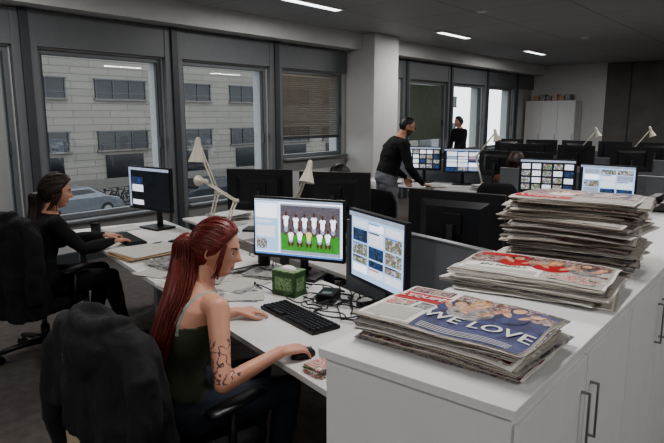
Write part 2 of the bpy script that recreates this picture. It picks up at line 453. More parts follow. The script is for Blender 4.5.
stack('newspaper_stack',CX0+.225,CY0+.91,CZ+.004,7,.0100,.52,.34,5,4,.026,8,topm=top2)
stack('newspaper_stack',CX0+.22,CY0+1.39,CZ+.004,29,.0090,.50,.34,9,3,.034,9,topm=top3)

b=MB(); b.box((0,0,.03),(.2,.2,.05),0,taper=.9); b.box((-.06,0,.075),(.05,.21,.035),0); b.box((.04,.04,.07),(.08,.07,.02),1)
for i in range(3):
    for j in range(4): b.box((.02+i*.024,-.07+j*.02,.062),(.015,.013,.012),1)
b.obj('desk_phone',[m_black,m_black2],loc=(-.70,4.2,CZ+.006),bevel=.004)
b=MB()
for s in(-1,1):
    b.tube([(s*.033+.024*math.cos(t),0,.018+.015*math.sin(t)) for t in [2*math.pi*k/20 for k in range(21)]],.0018,0,6)
    b.tube([(s*.057,0,.02),(s*.058,.06,.016),(s*.056,.09,.003)],.0018,0,6)
b.tube([(-.008,0,.02),(0,0,.024),(.008,0,.02)],.0018,0,6)
b.obj('eyeglasses',[m_black],loc=(CX0+.07,CY0+.53,CZ+.002),rz=.15)

# ------------------------------------------------------------ benches
def bench(name,loc,rz,x0,x1,y0,y1,legs=(0,.5,1)):
    r=root(name,loc,rz); b=MB()
    b.box(((x0+x1)/2,(y0+y1)/2,.7275),(x1-x0,y1-y0,.025),0)
    b.obj('desk_top',[m_desk],r,bevel=.002)
    b=MB()
    for t in legs:
        x=x0+.06+(x1-x0-.12)*t
        for y in(y0+.06,y1-.06): b.box((x,y,.355),(.05,.05,.71),0)
        b.box((x,(y0+y1)/2,.69),(.05,y1-y0-.12,.04),0)
    b.box(((x0+x1)/2,y1-.08,.69),(x1-x0-.1,.03,.04),0)
    b.box(((x0+x1)/2,y1-.14,.62),(x1-x0-.5,.18,.015),0)
    b.obj('frame',[m_metal],r,bevel=.003)
    return r
P1=Bp(0,0)
bench('office_desk',P1,BA,-3.6,.08,0,.8)
bench('office_desk',P1,BA,-3.6,-.24,.97,1.77)
b=MB(); b.box((-.50,0,.82),(1.0,.035,.56),0); b.box((-.50,0,1.105),(1.0,.04,.012),1)
b.box((-.9,0,.27),(.04,.03,.54),1); b.box((-.07,0,.27),(.04,.03,.54),1)
b.obj('desk_divider',[m_fabric,m_metal],loc=Bp(0,.885),rz=BA,bevel=.004)
bench('office_desk',(-1.75,5.2,0),0,-.85,.75,0,.8)
bench('office_desk',(-3.7,6.75,0),0,-1.5,1.6,0,.8)
bench('office_desk',(-3.0,10.3,0),0,-1.9,1.9,0,.8)
bench('office_desk',(-3.0,8.6,0),0,-1.0,1.9,0,.8)
def divider(loc,rz,w,h=.5):
    b=MB(); b.box((0,0,.62+h/2),(w,.035,h),0); b.box((0,0,.62+h+.005),(w,.04,.012),1)
    for s in(-1,1): b.box((s*(w/2-.05),0,.31),(.04,.03,.62),1)
    b.obj('desk_divider',[m_fabric,m_metal],loc=loc,rz=rz,bevel=.004)
divider((-1.8,6.03,0),0,1.6); divider((-3.65,7.6,0),0,3.0,.42); divider((-3.0,11.15,0),0,3.7,.42); divider((-2.55,9.45,0),0,2.8,.42)

# ------------------------------------------------------------ monitors
def E(name,col,es,var=.1,ns=20): return MAT(name,col,.4,es=es,var=var,ns=ns)
e_white=E('screen_white',(222,230,245),1.35,.03); e_grey=E('screen_grey',(140,150,168),1.0); e_dark=E('screen_dark',(20,24,32),.5,.4)
e_blue=E('screen_blue',(80,120,180),1.1,.15); e_lblue=E('screen_lightblue',(160,186,220),1.1,.06); e_green=E('screen_green',(62,132,54),1.0,.2,60)
e_crowd=PHOTO('screen_crowd',[(20,24,44),(60,66,96),(120,110,110),(40,40,60),(150,150,160)],160,.8)
e_skin=E('screen_skin',(84,54,40),.8); e_red=E('screen_red',(170,80,70),1.1); e_yel=E('screen_yellow',(205,190,120),1.1)
e_text=MATgrid('screen_text',(110,118,135),(160,168,180),.022,.007,.0025,.4,.4,mortc=(220,226,236),es=1.1,xz=True)
e_pic=PHOTO('screen_picture',[(30,50,90),(180,190,210),(120,90,80),(60,110,70),(210,210,215)],40,.9)
e_pic2=PHOTO('screen_picture_dark',[(14,20,34),(50,80,130),(20,24,34),(100,110,120)],30,.7)
SM=[m_black,m_black2,e_dark,e_white,e_grey,e_blue,e_lblue,e_green,e_crowd,e_skin,e_red,e_yel,m_metal,e_text,e_pic,e_pic2]
def scr_football():
    R=[(0,0,1,1,3),(0,.96,1,1,4),(.0,.05,.28,.95,6),(.01,.66,.27,.93,3),(.02,.57,.20,.62,13),(.02,.32,.24,.52,13),(.02,.1,.14,.28,14),(.30,.04,.98,.93,4),(.31,.10,.97,.90,8),(.31,.10,.97,.40,7),(0,0,1,.035,5)]
    rn=random.Random(1)
    for k in range(6):
        x=.375+.104*k+rn.uniform(-.008,.008); u=rn.uniform(-.02,.02)
        R+= [(x-.018,.36,x-.002,.50,9,1),(x+.002,.36,x+.018,.50,9,1),(x-.022,.42,x+.022,.54+u,4,1),(x-.028,.50+u,x+.028,.72+u,3,1),(x-.042,.52+u,x-.024,.70+u,9,1),(x+.024,.52+u,x+.042,.70+u,9,1),(x-.036,.63+u,x+.036,.71+u,3,1),(x-.013,.69+u,x+.013,.78+u,9,1)]
    for k in range(5):
        x=.42+.108*k+rn.uniform(-.01,.01); u=rn.uniform(-.015,.015)
        R+= [(x-.034,.17,x-.004,.31,9,1),(x+.004,.17,x+.034,.31,9,1),(x-.026,.24,x+.026,.33,4,1),(x-.026,.28,x+.026,.46+u,11 if k==2 else 3,1),(x-.034,.36,x+.034,.44+u,11 if k==2 else 3,1),(x-.012,.43+u,x+.012,.52+u,9,1)]
    return R
def scr_page(seed,base=6,dark=False):
    rn=random.Random(seed); R=[(0,0,1,1,base),(0,.93,1,1,4),(0,0,.05,.93,2 if not dark else 4)]
    y=.89
    while y>.1:
        h=rn.uniform(.08,.2)
        for x0_,x1_ in((.08,.36),(.39,.66),(.69,.97)):
            if dark: R.append((x0_,max(.03,y-h),x1_,y,rn.choice([15,2,15,2,13])))
            else:
                R.append((x0_,max(.03,y-h),x1_,y,rn.choice([13,13,14,3,13,4,15])))
                if rn.random()<.4: R.append((x0_,y-.02,x1_*.7+x0_*.3,y,rn.choice([5,10,2])))
        y-=h+.025
    return R
def scr_grid(seed):
    rn=random.Random(seed); R=[(0,0,1,1,2),(0,.93,1,1,4)]
    for i in range(5):
        for j in range(4): R.append((.03+i*.195,.05+j*.22,.19+i*.195,.22+j*.22,rn.choice([14,14,13,15,14,13])))
    return R
def monitor(loc,rz,w=.56,h=.345,zc=.29,rects=None,tilt=0):
    b=MB()
    b.box((0,.06,.008),(.24,.19,.016),0); b.tube([(0,.09,.01),(0,.08,zc)],[.026,.022],0,12)
    b.box((0,.045,zc),(.12,.05,.12),0)
    M=Matrix.Translation((0,0,zc))@Matrix.Rotation(tilt,4,'X')
    b.box((0,.012,0),(w,.03,h),0,M)
    b.add([(-w*.36,.027,-h*.36),(w*.36,.027,-h*.36),(w*.36,.027,h*.36),(-w*.36,.027,h*.36),(-w*.28,.05,-h*.26),(w*.28,.05,-h*.26),(w*.28,.05,h*.26),(-w*.28,.05,h*.26)],
          [(4,7,6,5),(0,4,5,1),(1,5,6,2),(2,6,7,3),(3,7,4,0)],1,False,M)
    b.box((0,-.0035,-h/2+.008),(w,.004,.016),1,M)
    x0_,z0_,sw,sh=-w/2+.01,-h/2+.018,w-.02,h-.029
    def rc(x0,z0,x1,z1,m,y,e=0):
        if e:
            cx,cz,rx,rz_=(x0+x1)/2,(z0+z1)/2,(x1-x0)/2,(z1-z0)/2
            b.add([(x0_+(cx+rx*math.cos(t))*sw,y,z0_+(cz+rz_*math.sin(t))*sh) for t in [2*math.pi*k/12 for k in range(12)]],[tuple(range(12))],m,False,M)
        else: b.add([(x0_+x0*sw,y,z0_+z0*sh),(x0_+x1*sw,y,z0_+z0*sh),(x0_+x1*sw,y,z0_+z1*sh),(x0_+x0*sw,y,z0_+z1*sh)],[(0,1,2,3)],m,False,M)
    if rects:
        for k,t in enumerate(rects): rc(t[0],t[1],t[2],t[3],t[4],-.0062-.00003*k,t[5] if len(t)>5 else 0)
    else: rc(0,0,1,1,1,-.0062)
    return b.obj('computer_monitor',SM,loc=loc,rz=rz,bevel=.002)
DZ=.741
R_=math.radians
monitor((-2.248,2.441,DZ),R_(17.4),.57,.355,.297,scr_football())
monitor((-1.572,2.25,DZ),R_(-22.8),.50,.355,.30,scr_page(4))
monitor(Bp(3.24,.55,DZ),BA+R_(16),.56,.36,.34,scr_page(8,2,True))
monitor(Bp(2.72,1.3,DZ),R_(212),.55,.34,.33)
monitor(Bp(1.95,1.5,DZ),R_(205),.54,.33,.36)
monitor(Bp(.72,1.45,DZ),R_(185),.58,.36,.33)
monitor((-1.98,5.68,DZ),R_(12),.52,.33,.36,scr_grid(2)); monitor((-1.45,5.72,DZ),R_(-5),.50,.33,.33,scr_page(12))
monitor((-4.28,7.25,DZ),R_(16),.52,.33,.34,scr_grid(5)); monitor((-3.70,7.3,DZ),R_(20),.50,.33,.33,scr_page(15,15))
monitor((-2.75,7.3,DZ),R_(5),.52,.33,.32); monitor((-3.2,7.3,DZ),R_(175),.5,.33,.32)
for k in range(6): monitor((-4.5+k*.62,10.75,DZ),R_(180+random.uniform(-15,15)),.54,.34,.33)
for k in range(4): monitor((-3.5+k*.75,9.05,DZ),R_(180+random.uniform(-20,20)),.54,.34,.33)

def keyboard(loc,rz):
    b=MB(); b.box((0,0,.008),(.45,.15,.014),0)
    for j in range(6):
        for i in range(19):
            if j==0 and 4<=i<=8: continue
            b.box((-.207+i*.023,-.057+j*.0225,.019),(.019,.018,.009),1,taper=.85)
    b.box((-.103+.0,-.057,.019),(.11,.018,.009),1)
    b.obj('keyboard',[m_black,m_key],loc=loc,rz=rz,bevel=.0)
keyboard(Bp(.67,.33,DZ),BA+.0); keyboard(Bp(2.93,.25,DZ),BA)
def mouse(loc,rz):
    b=MB(); b.sphere((0,0,.004),(.031,.056,.03),0,20,12); b.box((0,.03,.031),(.006,.016,.008),1)
    b.v=[V((p.x,p.y,max(0,p.z))) for p in b.v]
    b.obj('computer_mouse',[m_black,m_metal],loc=loc,rz=rz)
mouse(Bp(.285,.10,DZ),BA); mouse(Bp(2.55,.34,DZ),BA)
def lamp(loc,rz,j1,j2,hd,k=1.0):
    r=root('desk_lamp',loc,rz); b=MB()
    b.tube([(0,0,0),(0,0,.02)],[.095,.09],0,28); b.tube([(0,0,.02),(0,0,.06)],.014,0,12)
    j1=V(j1);j2=V(j2);hd=V(hd)
    p0=V((0,0,.06))
    for a,c in((p0,j1),(j1,j2)):
        for o in(-.011,.011): b.tube([a+V((0,o,0)),c+V((0,o,0))],.0065,0,8)
    for p in(p0,j1,j2): b.tube([p-V((0,.02,0)),p+V((0,.02,0))],.014,0,12)
    hd.normalize()
    b.tube([j2-hd*.03,j2+hd*.01,j2+hd*.04*k,j2+hd*.14*k],[.018,.026*k,.032*k,.068*k],0,28,caps=False)
    b.tube([j2+hd*.137*k,j2+hd*.04*k],[.066*k,.028*k],0,28,caps=False)
    b.sphere(j2+hd*.08*k,.022,1,12,8); b.sphere(j2-hd*.03,.018,0,12,8)
    b.obj('lamp_body',[m_lampw,m_white],r)
lamp(Bp(2.5,.72,DZ),BA,(.08,.05,.38),(-.12,.0,.73),(.05,-.1,-1))
lamp(Bp(2.25,.70,DZ),BA,(.06,.1,.34),(-.24,.0,.46),(-1,-.1,-.05),.6)
lamp(Bp(2.0,1.25,DZ),BA,(-.1,.0,.3),(.08,.0,.58),(.1,-.3,-1),.85)
lamp((-3.35,7.2,DZ),0,(-.1,0,.4),(.15,0,.72),(.3,0,-1),.8)
lamp((-2.6,9.1,DZ),0,(-.15,0,.4),(.1,0,.72),(.4,0,-1),.7); lamp((-1.9,9.1,DZ),0,(-.15,0,.4),(.1,0,.74),(.4,0,-1),.7)
def pile(loc,rz,n,w=.21,h=.297,name='paper_pile',mats=None,th=.0012,jit=.02,seed=1):
    rn=random.Random(seed); b=MB(); mats=mats or [m_sheet,m_page,m_sheet,m_pgrey]
    for i in range(n):
        M=Matrix.Translation((rn.uniform(-jit,jit),rn.uniform(-jit,jit),th*(i+.5)))@Matrix.Rotation(rn.uniform(-.25,.25),4,'Z')
        b.box((0,0,0),(w,h,th*.9),rn.randrange(len(mats)),M)
    b.obj(name,mats,loc=loc,rz=rz)
def sheets(al,dp,rz,n,w=.21,h=.297,name='paper_pile',mats=None,th=.0012,jit=.02,seed=1,z=DZ): pile(Bp(al,dp,z),BA+rz,n,w,h,name,mats,th,jit,seed)
sheets(1.33,.36,.3,7,seed=2); sheets(1.12,.28,-.5,4,.15,.21,seed=3); sheets(1.68,.55,.2,10,.22,.30,'magazine_pile',[m_page,m_pgrey,m_sheet],.004,.025,4)
sheets(1.45,.62,.5,6,.2,.27,'magazine_pile',[m_page,m_pgrey,m_sheet],.004,.025,14)
sheets(1.50,.30,.9,5,.16,.22,'magazine_pile',[m_page,m_pgrey,m_sheet],.003,.03,24)
sheets(1.55,.12,.2,3,.15,.21,seed=31); sheets(1.88,.15,.4,4,seed=32)
sheets(2.0,.3,.1,8,.26,.34,'magazine_pile',[m_page,m_pgrey,m_pcrowd,m_sheet],.003,.02,5)
m_tan=MAT('kraft_paper',(168,142,114),.8,var=.1)
sheets(2.38,.22,.15,6,.33,.42,'folder_pile',[m_tan,m_page,m_tan],.005,.02,6); sheets(2.2,.52,.5,5,seed=8); sheets(1.72,.2,.7,3,seed=9)
sheets(.13,.09,.2,5,.09,.13,'notebook_pile',[m_pgrey,m_pmix,m_page,m_pgreen],.006,.006,10)
sheets(1.9,1.2,.3,12,.25,.33,'magazine_pile',[m_page,m_pgrey,m_sheet,m_pgreen],.005,.03,11); sheets(1.3,1.35,.1,9,.25,.33,'magazine_pile',[m_page,m_pgrey,m_sheet],.005,.03,12)
sheets(.02,.45,.1,3,.2,.28,seed=13)
sheets(3.4,.35,.3,4,seed=41); sheets(3.3,1.3,.2,9,.24,.32,'magazine_pile',[m_page,m_pgrey,m_sheet],.006,.03,42); sheets(2.4,1.5,.6,12,.24,.32,'magazine_pile',[m_page,m_pgrey,m_pcrowd],.006,.03,43); sheets(3.05,1.15,.4,5,seed=44); sheets(2.3,1.1,.1,5,seed=45); sheets(1.25,1.6,.4,5,seed=46)
for k,(x,y) in enumerate(((-4.9,6.95),(-4.55,6.9),(-3.9,6.9),(-3.2,6.95),(-2.4,6.95),(-2.3,5.4),(-1.8,5.38),(-1.25,5.4),(-1.1,5.75),(-3.8,10.5),(-2.6,10.5),(-2.2,8.8))):
    pile((x,y,DZ),.3*k,4+k%5*3,.22,.3,'magazine_pile' if k%2 else 'paper_pile',[m_page,m_pgrey,m_sheet],.002+.003*(k%2),.03,60+k)
b=MB(); b.tube([(0,0,0),(0,0,.1)],.038,0,20,caps=False); b.tube([(0,0,.1),(0,0,.005)],.035,0,20)
rn=random.Random(4)
for k in range(7):
    a=rn.uniform(0,6.3); b.tube([(.015*math.cos(a),.015*math.sin(a),.01),(.036*math.cos(a),.036*math.sin(a),.15+.02*rn.random())],.004,1+k%3,8)
b.obj('pen_cup',[m_black,m_pred,m_metal,m_black2],loc=Bp(1.56,.66,DZ))
b=MB(); b.box((0,0,.065),(.15,.10,.13),0); b.box((0,-.0505,.065),(.11,.002,.07),1); b.box((0.0755,0,.065),(.002,.07,.07),1)
b.box((0,0,.133),(.152,.102,.006),1); b.sphere((0,0,.137),(.05,.025,.02),2,14,8)
b.obj('tissue_box',[MAT('box_green',(60,92,54),.6,var=.3,ns=30),PHOTO('box_print',[(36,66,36),(90,130,76),(150,170,130),(44,84,50)],50),m_pwht],loc=Bp(1.02,.50,DZ),rz=BA+.35,bevel=.002)
def mug(loc,mm):
    b=MB(); b.tube([(0,0,0),(0,0,.004),(0,0,.095)],[.034,.038,.04],0,24,caps=False); b.tube([(0,0,.09),(0,0,.006)],[.036,.033],0,24)
    b.tube([(.038+.028*math.sin(t),0,.048+.028*math.cos(t)) for t in [math.pi*k/8 for k in range(9)]],.005,0,8)
    b.obj('coffee_mug',[mm],loc=loc,rz=BA)
mug(Bp(3.3,.12,DZ),m_black2); mug(Bp(3.0,1.55,DZ),m_white); mug((-2.15,5.62,DZ),m_white); mug(Bp(1.5,1.2,DZ),m_pred)
b=MB(); b.tube([(0,0,0),(0,0,.15),(0,0,.18),(0,0,.2)],[.032,.032,.014,.014],0,20); b.tube([(0,0,.2),(0,0,.22)],.016,1,16)
b.obj('water_bottle',[MAT('bottle_plastic',(150,165,170),.15),m_white],loc=Bp(1.98,.62,DZ))
cu=D.curves.new('cable','CURVE'); cu.dimensions='3D'; cu.bevel_depth=.0032; cu.bevel_resolution=2
rn=random.Random(5)
for k in range(30):
    sp=cu.splines.new('NURBS'); n=10; sp.points.add(n-1); sp.use_endpoint_u=True
    al=rn.uniform(.35,1.1) if k<24 else rn.uniform(1.3,2.2); dp=rn.uniform(.45,.7); lo_,hi_=(.25,1.25) if k<24 else (1.25,2.6)
    for i in range(n):
        al=min(hi_,max(lo_,al+rn.uniform(-.14,.14))); dp=min(.77,max(.42 if k<24 else .6,dp+rn.uniform(-.09,.09)))
        p=Bp(al,dp,DZ+.004+abs(rn.gauss(0,.016))); sp.points[i].co=(p.x,p.y,p.z,1)
cu.materials.append(m_black)
o=D.objects.new('cable_tangle',cu); scene.collection.objects.link(o)
b=MB(); b.box((0,0,.025),(.09,.14,.05),0); b.box((.0,-.03,.051),(.05,.04,.003),1); b.obj('usb_hub',[m_black,m_metal],loc=Bp(.80,.60,DZ),rz=.4,bevel=.004)
b=MB(); b.box((0,0,.006),(.075,.15,.008),0); b.box((0,0,.0105),(.07,.14,.001),1); b.obj('smartphone',[m_black,m_black2],loc=Bp(2.66,.55,DZ),rz=.2,bevel=.003)

# ------------------------------------------------------------ chairs
def chair(loc,rz,seat=.44,back=.96,name='office_chair'):
    r=root(name,loc,rz); b=MB()
    for k in range(5):
        a=2*math.pi*k/5+.3; c,s=math.cos(a),math.sin(a)
        b.tube([(0,0,.11),(c*.15,s*.15,.10),(c*.30,s*.30,.075)],[.03,.022,.016],0,10)
        for o in(-.016,.016):
            px,py=c*.30-s*o,s*.30+c*o
            b.tube([(px,py,.028),(px-s*.014,py+c*.014,.028)],.028,0,14)
    b.tube([(0,0,.08),(0,0,.22)],.03,0,14); b.tube([(0,0,.2),(0,0,seat-.09)],.018,1,14); b.box((0,0,seat-.09),(.2,.26,.04),0)
    b.obj('base',[m_black,m_metal],r)
    b=MB(); n=10
    rings=[]
    for z,k in((seat-.075,.9),(seat-.06,1.0),(seat-.02,1.0),(seat-.003,.92)):
        rings.append(((0,.0,z),(.25*k,0,0),(0,.25*k,0)))
    vs=[];fs=[];nn=40
    for c,a_,b_ in rings:
        for i in range(nn):
            t=2*math.pi*i/nn; ct,st=math.cos(t),math.sin(t); q=(abs(ct)**4+abs(st)**4)**-.25
            vs.append((ct*q*a_[0],st*q*b_[1],c[2]))
    for j in range(3):
        for i in range(nn): fs.append((j*nn+i,j*nn+(i+1)%nn,(j+1)*nn+(i+1)%nn,(j+1)*nn+i))
    fs.append(tuple(range(nn))[::-1]); fs.append(tuple(range(3*nn,4*nn))); b.add(vs,fs,0,True)
    b.obj('seat',[m_mesh],r)
    b=MB(); nz=10; nx=10; vs=[]; fs=[]
    for s in(0,1):
        for j in range(nz+1):
            t=j/nz; z=seat+.08+(back-seat-.08)*t; w=(.21+.03*math.sin(t*3.0))*(1-.25*max(0,t-.85)/.15)
            for i in range(nx+1):
                u=i/nx*2-1
                vs.append((w*u,-.275-.05*t+.035*u*u-.02*math.sin(t*3.1)+(.0 if s else -.03),z))
    st=(nz+1)*(nx+1)
    for j in range(nz):
        for i in range(nx):
            a=j*(nx+1)+i; fs.append((a,a+1,a+nx+2,a+nx+1)); fs.append((a+st+1,a+st,a+st+nx+1,a+st+nx+2))
    for i in range(nx): fs.append((i+1,i,i+st,i+1+st)); a=nz*(nx+1)+i; fs.append((a,a+1,a+1+st,a+st))
    for j in range(nz): a=j*(nx+1); fs.append((a,a+nx+1,a+nx+1+st,a+st)); a+=nx; fs.append((a+nx+1,a,a+st,a+nx+1+st))
    b.add(vs,fs,0,True); b.tube([(0,-.1,seat-.09),(0,-.27,seat-.06),(0,-.335,seat+.1),(0,-.34,seat+.3)],.022,1,10)
    b.obj('backrest',[m_mesh,m_black],r)
    b=MB()
    for s in(-1,1):
        b.tube([(s*.15,0,seat-.085),(s*.285,-.02,seat-.07),(s*.29,-.02,seat+.05),(s*.285,-.01,.625)],[.018,.018,.016,.016],0,10)
        b.loft([((s*.285,.15,.64),(.02,0,0),(0,0,.008)),((s*.285,.13,.64),(.036,0,0),(0,0,.014)),((s*.285,0,.64),(.042,0,0),(0,0,.016)),((s*.285,-.11,.64),(.036,0,0),(0,0,.014)),((s*.285,-.13,.64),(.02,0,0),(0,0,.008))],0,16)
    b.obj('armrests',[m_black],r)
    return r
def jacket(loc,rz,mat,z0=.42,z1=1.0,w=.27,name='jacket',seed=1,depth=.09,sleeves=True,badge=False,yb=-.305,hem=.025,slant=0.0,amp=1.0):
    b=MB(); n=56; rings=[]; vs=[];fs=[]
    prof=[(0,1.08,1.25),(.12,1.06,1.2),(.3,1.03,1.1),(.5,1,1.0),(.7,1.0,.92),(.85,.97,.85),(.94,.86,.72),(.985,.68,.5),(1.0,.45,.25)]
    for t,kx,ky in prof:
        for i in range(n):
            a=2*math.pi*i/n; c,s=math.cos(a),math.sin(a); q=(abs(c)**3+abs(s)**3)**(-1/3)
            fold=.020*(1-t)*math.sin(9*a+seed+2*t)+.012*(1-t)*math.sin(17*a+3*seed)
            z=z0+(z1-z0)*t - slant*c*(1-t) + hem*math.sin(3*a+seed)*(1-t)
            vs.append((c*q*w*kx*(1+fold),yb-.03*t+s*q*depth*ky+fold*(.9 if s<0 else .3),z))
    for j in range(len(prof)-1):
        for i in range(n): fs.append((j*n+i,j*n+(i+1)%n,(j+1)*n+(i+1)%n,(j+1)*n+i))
    fs.append(tuple(range(n))[::-1]); k=len(prof)-1; fs.append(tuple(range(k*n,(k+1)*n)))
    b.add(vs,fs,0,True)
    if sleeves:
        for s in(-1,1):
            b.tube([(s*w*.72,yb-.04,z1-.06),(s*w*.96,yb-.055,z1-.15),(s*w*1.04,yb-.07,z1-.30),(s*w*1.0,yb-.085,z1-.42),(s*w*.95,yb-.07,z1-.56)],[.048,.058,.054,.048,.043],0,14)
        b.tube([(.12*math.cos(t),yb-.03+.055*math.sin(t),z1-.005+.014*math.cos(2*t)) for t in [2*math.pi*k/20 for k in range(21)]],.026,0,10)
        b.loft([((0,yb-depth*.72,z1-.02),(.10,0,0),(0,.018,0)),((.0,yb-depth-.012,z1-.06),(.13,0,0),(0,.020,0)),((.01,yb-depth-.018,z1-.12),(.11,0,0),(0,.016,0)),((.01,yb-depth-.012,z1-.17),(.05,0,0),(0,.008,0))],0,20)
    me=remesh(b,.0085,3)
    co=np.empty(len(me.vertices)*3); me.vertices.foreach_get('co',co); co=co.reshape(-1,3)
    nr=np.empty_like(co.ravel()); me.vertices.foreach_get('normal',nr); nr=nr.reshape(-1,3)
    for i in range(len(co)):
        p=V(co[i])*9; p.z*=.45; p.x+=p.z*.5
        d=(mn.noise(p+V((seed,0,0)))*.012+(.5-abs(mn.noise(p*1.7)))*.018-.006+(.3-abs(mn.noise(p*3.3)))*.006)*amp
        co[i]+=nr[i]*d
    me.vertices.foreach_set('co',co.ravel()); me.materials.append(mat)
    me.polygons.foreach_set('use_smooth',[True]*len(me.polygons)); me.update()
    r=root(name,loc,rz); place('cloth',me,r)
    if badge:
        bvh=BVHTree.FromPolygons([v.co.copy() for v in me.vertices],[tuple(p.vertices) for p in me.polygons])
        vs,fs=text_geom("a",.085); bb=MB(); out=[]
        for p in vs:
            x,z=p.x-.11,z1-.14+p.y
            h=bvh.ray_cast(V((x,-2,z)),V((0,1,0)))
            out.append((x,(h[0].y if h[0] else yb-depth)-.004,z))
        bb.add(out,fs,0)
        bb.obj('badge',[m_pwht],r)
    return r

# ------------------------------------------------------------ people
def skull(d,feat=True):
    x,y,z=d
    px=.072*x; pz=.116*z
    py=.088*(abs(y)**.82) if y>0 else .098*y
    if z<0:
        k=-z; px*=1-.26*k**1.7
        if y<0: py*=1-.5*k
    if feat and y>0:
        w=min(1,y*2.2)
        g=lambda a,s: math.exp(-(a/s)**2)
        if -.042<pz<.022:
            t=(.022-pz)/.046; t=min(1,max(0,t)); e=1 if pz>-.026 else max(0,1-((-.026-pz)/.014))
            py+=w*.026*(t**1.2)*e*g(px,.009+.006*t)
        py+=w*.004*g(pz-.026,.010)*g(px,.05)
        py-=w*.010*g(abs(px)-.031,.015)*g(pz-.004,.012)
        py+=w*.008*g(px,.020)*g(pz+.060,.010)-w*.005*g(px,.022)*g(pz+.074,.005)-w*.003*g(px,.02)*g(pz+.0595,.0022)
        py+=w*.012*g(px,.022)*g(pz+.094,.016)
        py+=w*.004*g(abs(px)-.042,.018)*g(pz+.025,.02)
    return V((px,py,pz))
def hmask(d,c): return d[2]*.9-d[1]+c
def make_head(r,M,skin,hairm,lip,browm,c=.156,off=.014,female=True,res=(96,72),beard=None,ears=True):
    b=MB(); nu,nv=res; vs=[];fs=[]
    for j in range(nv+1):
        ph=math.pi*j/nv-math.pi/2
        for i in range(nu):
            th=2*math.pi*i/nu; d=(math.cos(ph)*math.cos(th),math.cos(ph)*math.sin(th),math.sin(ph)); vs.append(skull(d))
    ms=[]
    for j in range(nv):
        for i in range(nu):
            a=j*nu+i;bb=j*nu+(i+1)%nu; fs.append((a,bb,bb+nu,a+nu))
            p=(vs[a]+vs[bb+nu])/2; m=0
            if p.y>.05:
                if abs(p.z+.0600)<.0085-abs(p.x)*.25 and abs(p.x)<.023: m=1
                ax=abs(p.x)
                if .014<ax<.046 and abs(p.z-.0245-.10*(ax-.014)+ (ax-.03)**2*6)<.0034: m=2
            if beard is not None and m!=1 and p.y>.0 and p.z<-.03 and not(abs(p.x)<.02 and p.z>-.045): m=3
            ms.append(m)
    b.v+= [M@p for p in vs]
    for f,m in zip(fs,ms): b.f.append(list(f)); b.m.append(m); b.sm.append(True)
    for s in(-1,1):
        c0=V((s*.031,.0665,.003))
        b.sphere(c0,.0122,4,16,10,M); b.sphere(c0+V((s*-.000,.0082,0)),(.0056,.0048,.0056),5,12,8,M)
        b.tube([c0+V((s*u,.0118-abs(u)*.18,.0062-abs(u)**2*30)) for u in(-.0115,-.006,0,.006,.0115)],.0016,2,6,M=M)
        if ears:
            E_=M@Matrix.Translation((s*.072,-.006,-.004))@Matrix.Rotation(s*.35,4,'Z')@Matrix.Rotation(-.15,4,'X')
            b.sphere((0,0,0),(.008,.017,.030),0,16,12,E_)
            b.tube([(s*.006,.0165*math.cos(t)*.95,.029*math.sin(t)) for t in [(-.7+ (math.pi+1.6)*k/14) for k in range(15)]],.0038,0,8,M=E_)
    b.obj('head',[skin,lip,browm,beard or skin,MAT('eye_white',(210,208,204),.2,var=.02),MAT('iris',(52,40,30),.15)],r)
    if hairm:
        h=MB(); nu,nv=96,64; grid=[];mk=[]
        for j in range(nv+1):
            ph=math.pi*j/nv-math.pi/2
            for i in range(nu):
                th=2*math.pi*i/nu; d=(math.cos(ph)*math.cos(th),math.cos(ph)*math.sin(th),math.sin(ph))
                m=hmask(d,c)+.03*mn.noise(V(d)*5); p=skull(d,False); n_=V(d).normalized()
                o_=-.004+off*min(1,max(0,m)/.22)**.6*1.3+.0022*mn.noise(V((d[0]*14,d[1]*3,d[2]*14)))
                grid.append(p+n_*o_); mk.append(m)
        fs=[]
        for j in range(nv):
            for i in range(nu):
                a=j*nu+i;bb=j*nu+(i+1)%nu
                if max(mk[a],mk[bb],mk[a+nu],mk[bb+nu])>0: fs.append((a,bb,bb+nu,a+nu))
        h.add(grid,fs,0,True,M); h.obj('hair_cap',[hairm],r)
def scalp(H,rn,n,root_d,RP,off,c=.156):
    out=[]; Rt=V(root_d).normalized()
    for k in range(n):
        d=V((rn.gauss(0,1),rn.gauss(0,1),rn.gauss(0,1))).normalized()
        if hmask(d,c)<.02: continue
        pts=[]
        for i in range(12):
            t=i/11; dd=d.slerp(Rt,t*.97) if d.angle(Rt)<3.1 else d
            p=skull(dd,False)+dd*(off+.008*math.sin(t*3.1)+rn.uniform(-.001,.001)); pts.append(H@p)
        pts.append(H@V(RP)); out.append(pts)
    return out
def strands(r,name,paths,hairm,rad=.0016):
    cu=D.curves.new(name,'CURVE'); cu.dimensions='3D'; cu.bevel_depth=rad; cu.bevel_resolution=1
    for pts in paths:
        sp=cu.splines.new('POLY'); sp.points.add(len(pts)-1)
        for i,p in enumerate(pts): sp.points[i].co=(p[0],p[1],p[2],1); sp.points[i].radius=1 if i<len(pts)-2 else .5
    cu.materials.append(hairm)
    o=D.objects.new(name,cu); scene.collection.objects.link(o); o.parent=r
def catmull(P,n):
    P=[V(p) for p in P]; P=[2*P[0]-P[1]]+P+[2*P[-1]-P[-2]]; out=[]
    for i in range(n):
        t=i/(n-1)*(len(P)-3); k=min(int(t),len(P)-4); u=t-k; a,b_,c,d=P[k:k+4]
        out.append(.5*((2*b_)+(-a+c)*u+(2*a-5*b_+4*c-d)*u*u+(-a+3*b_-3*c+d)*u**3))
    return out
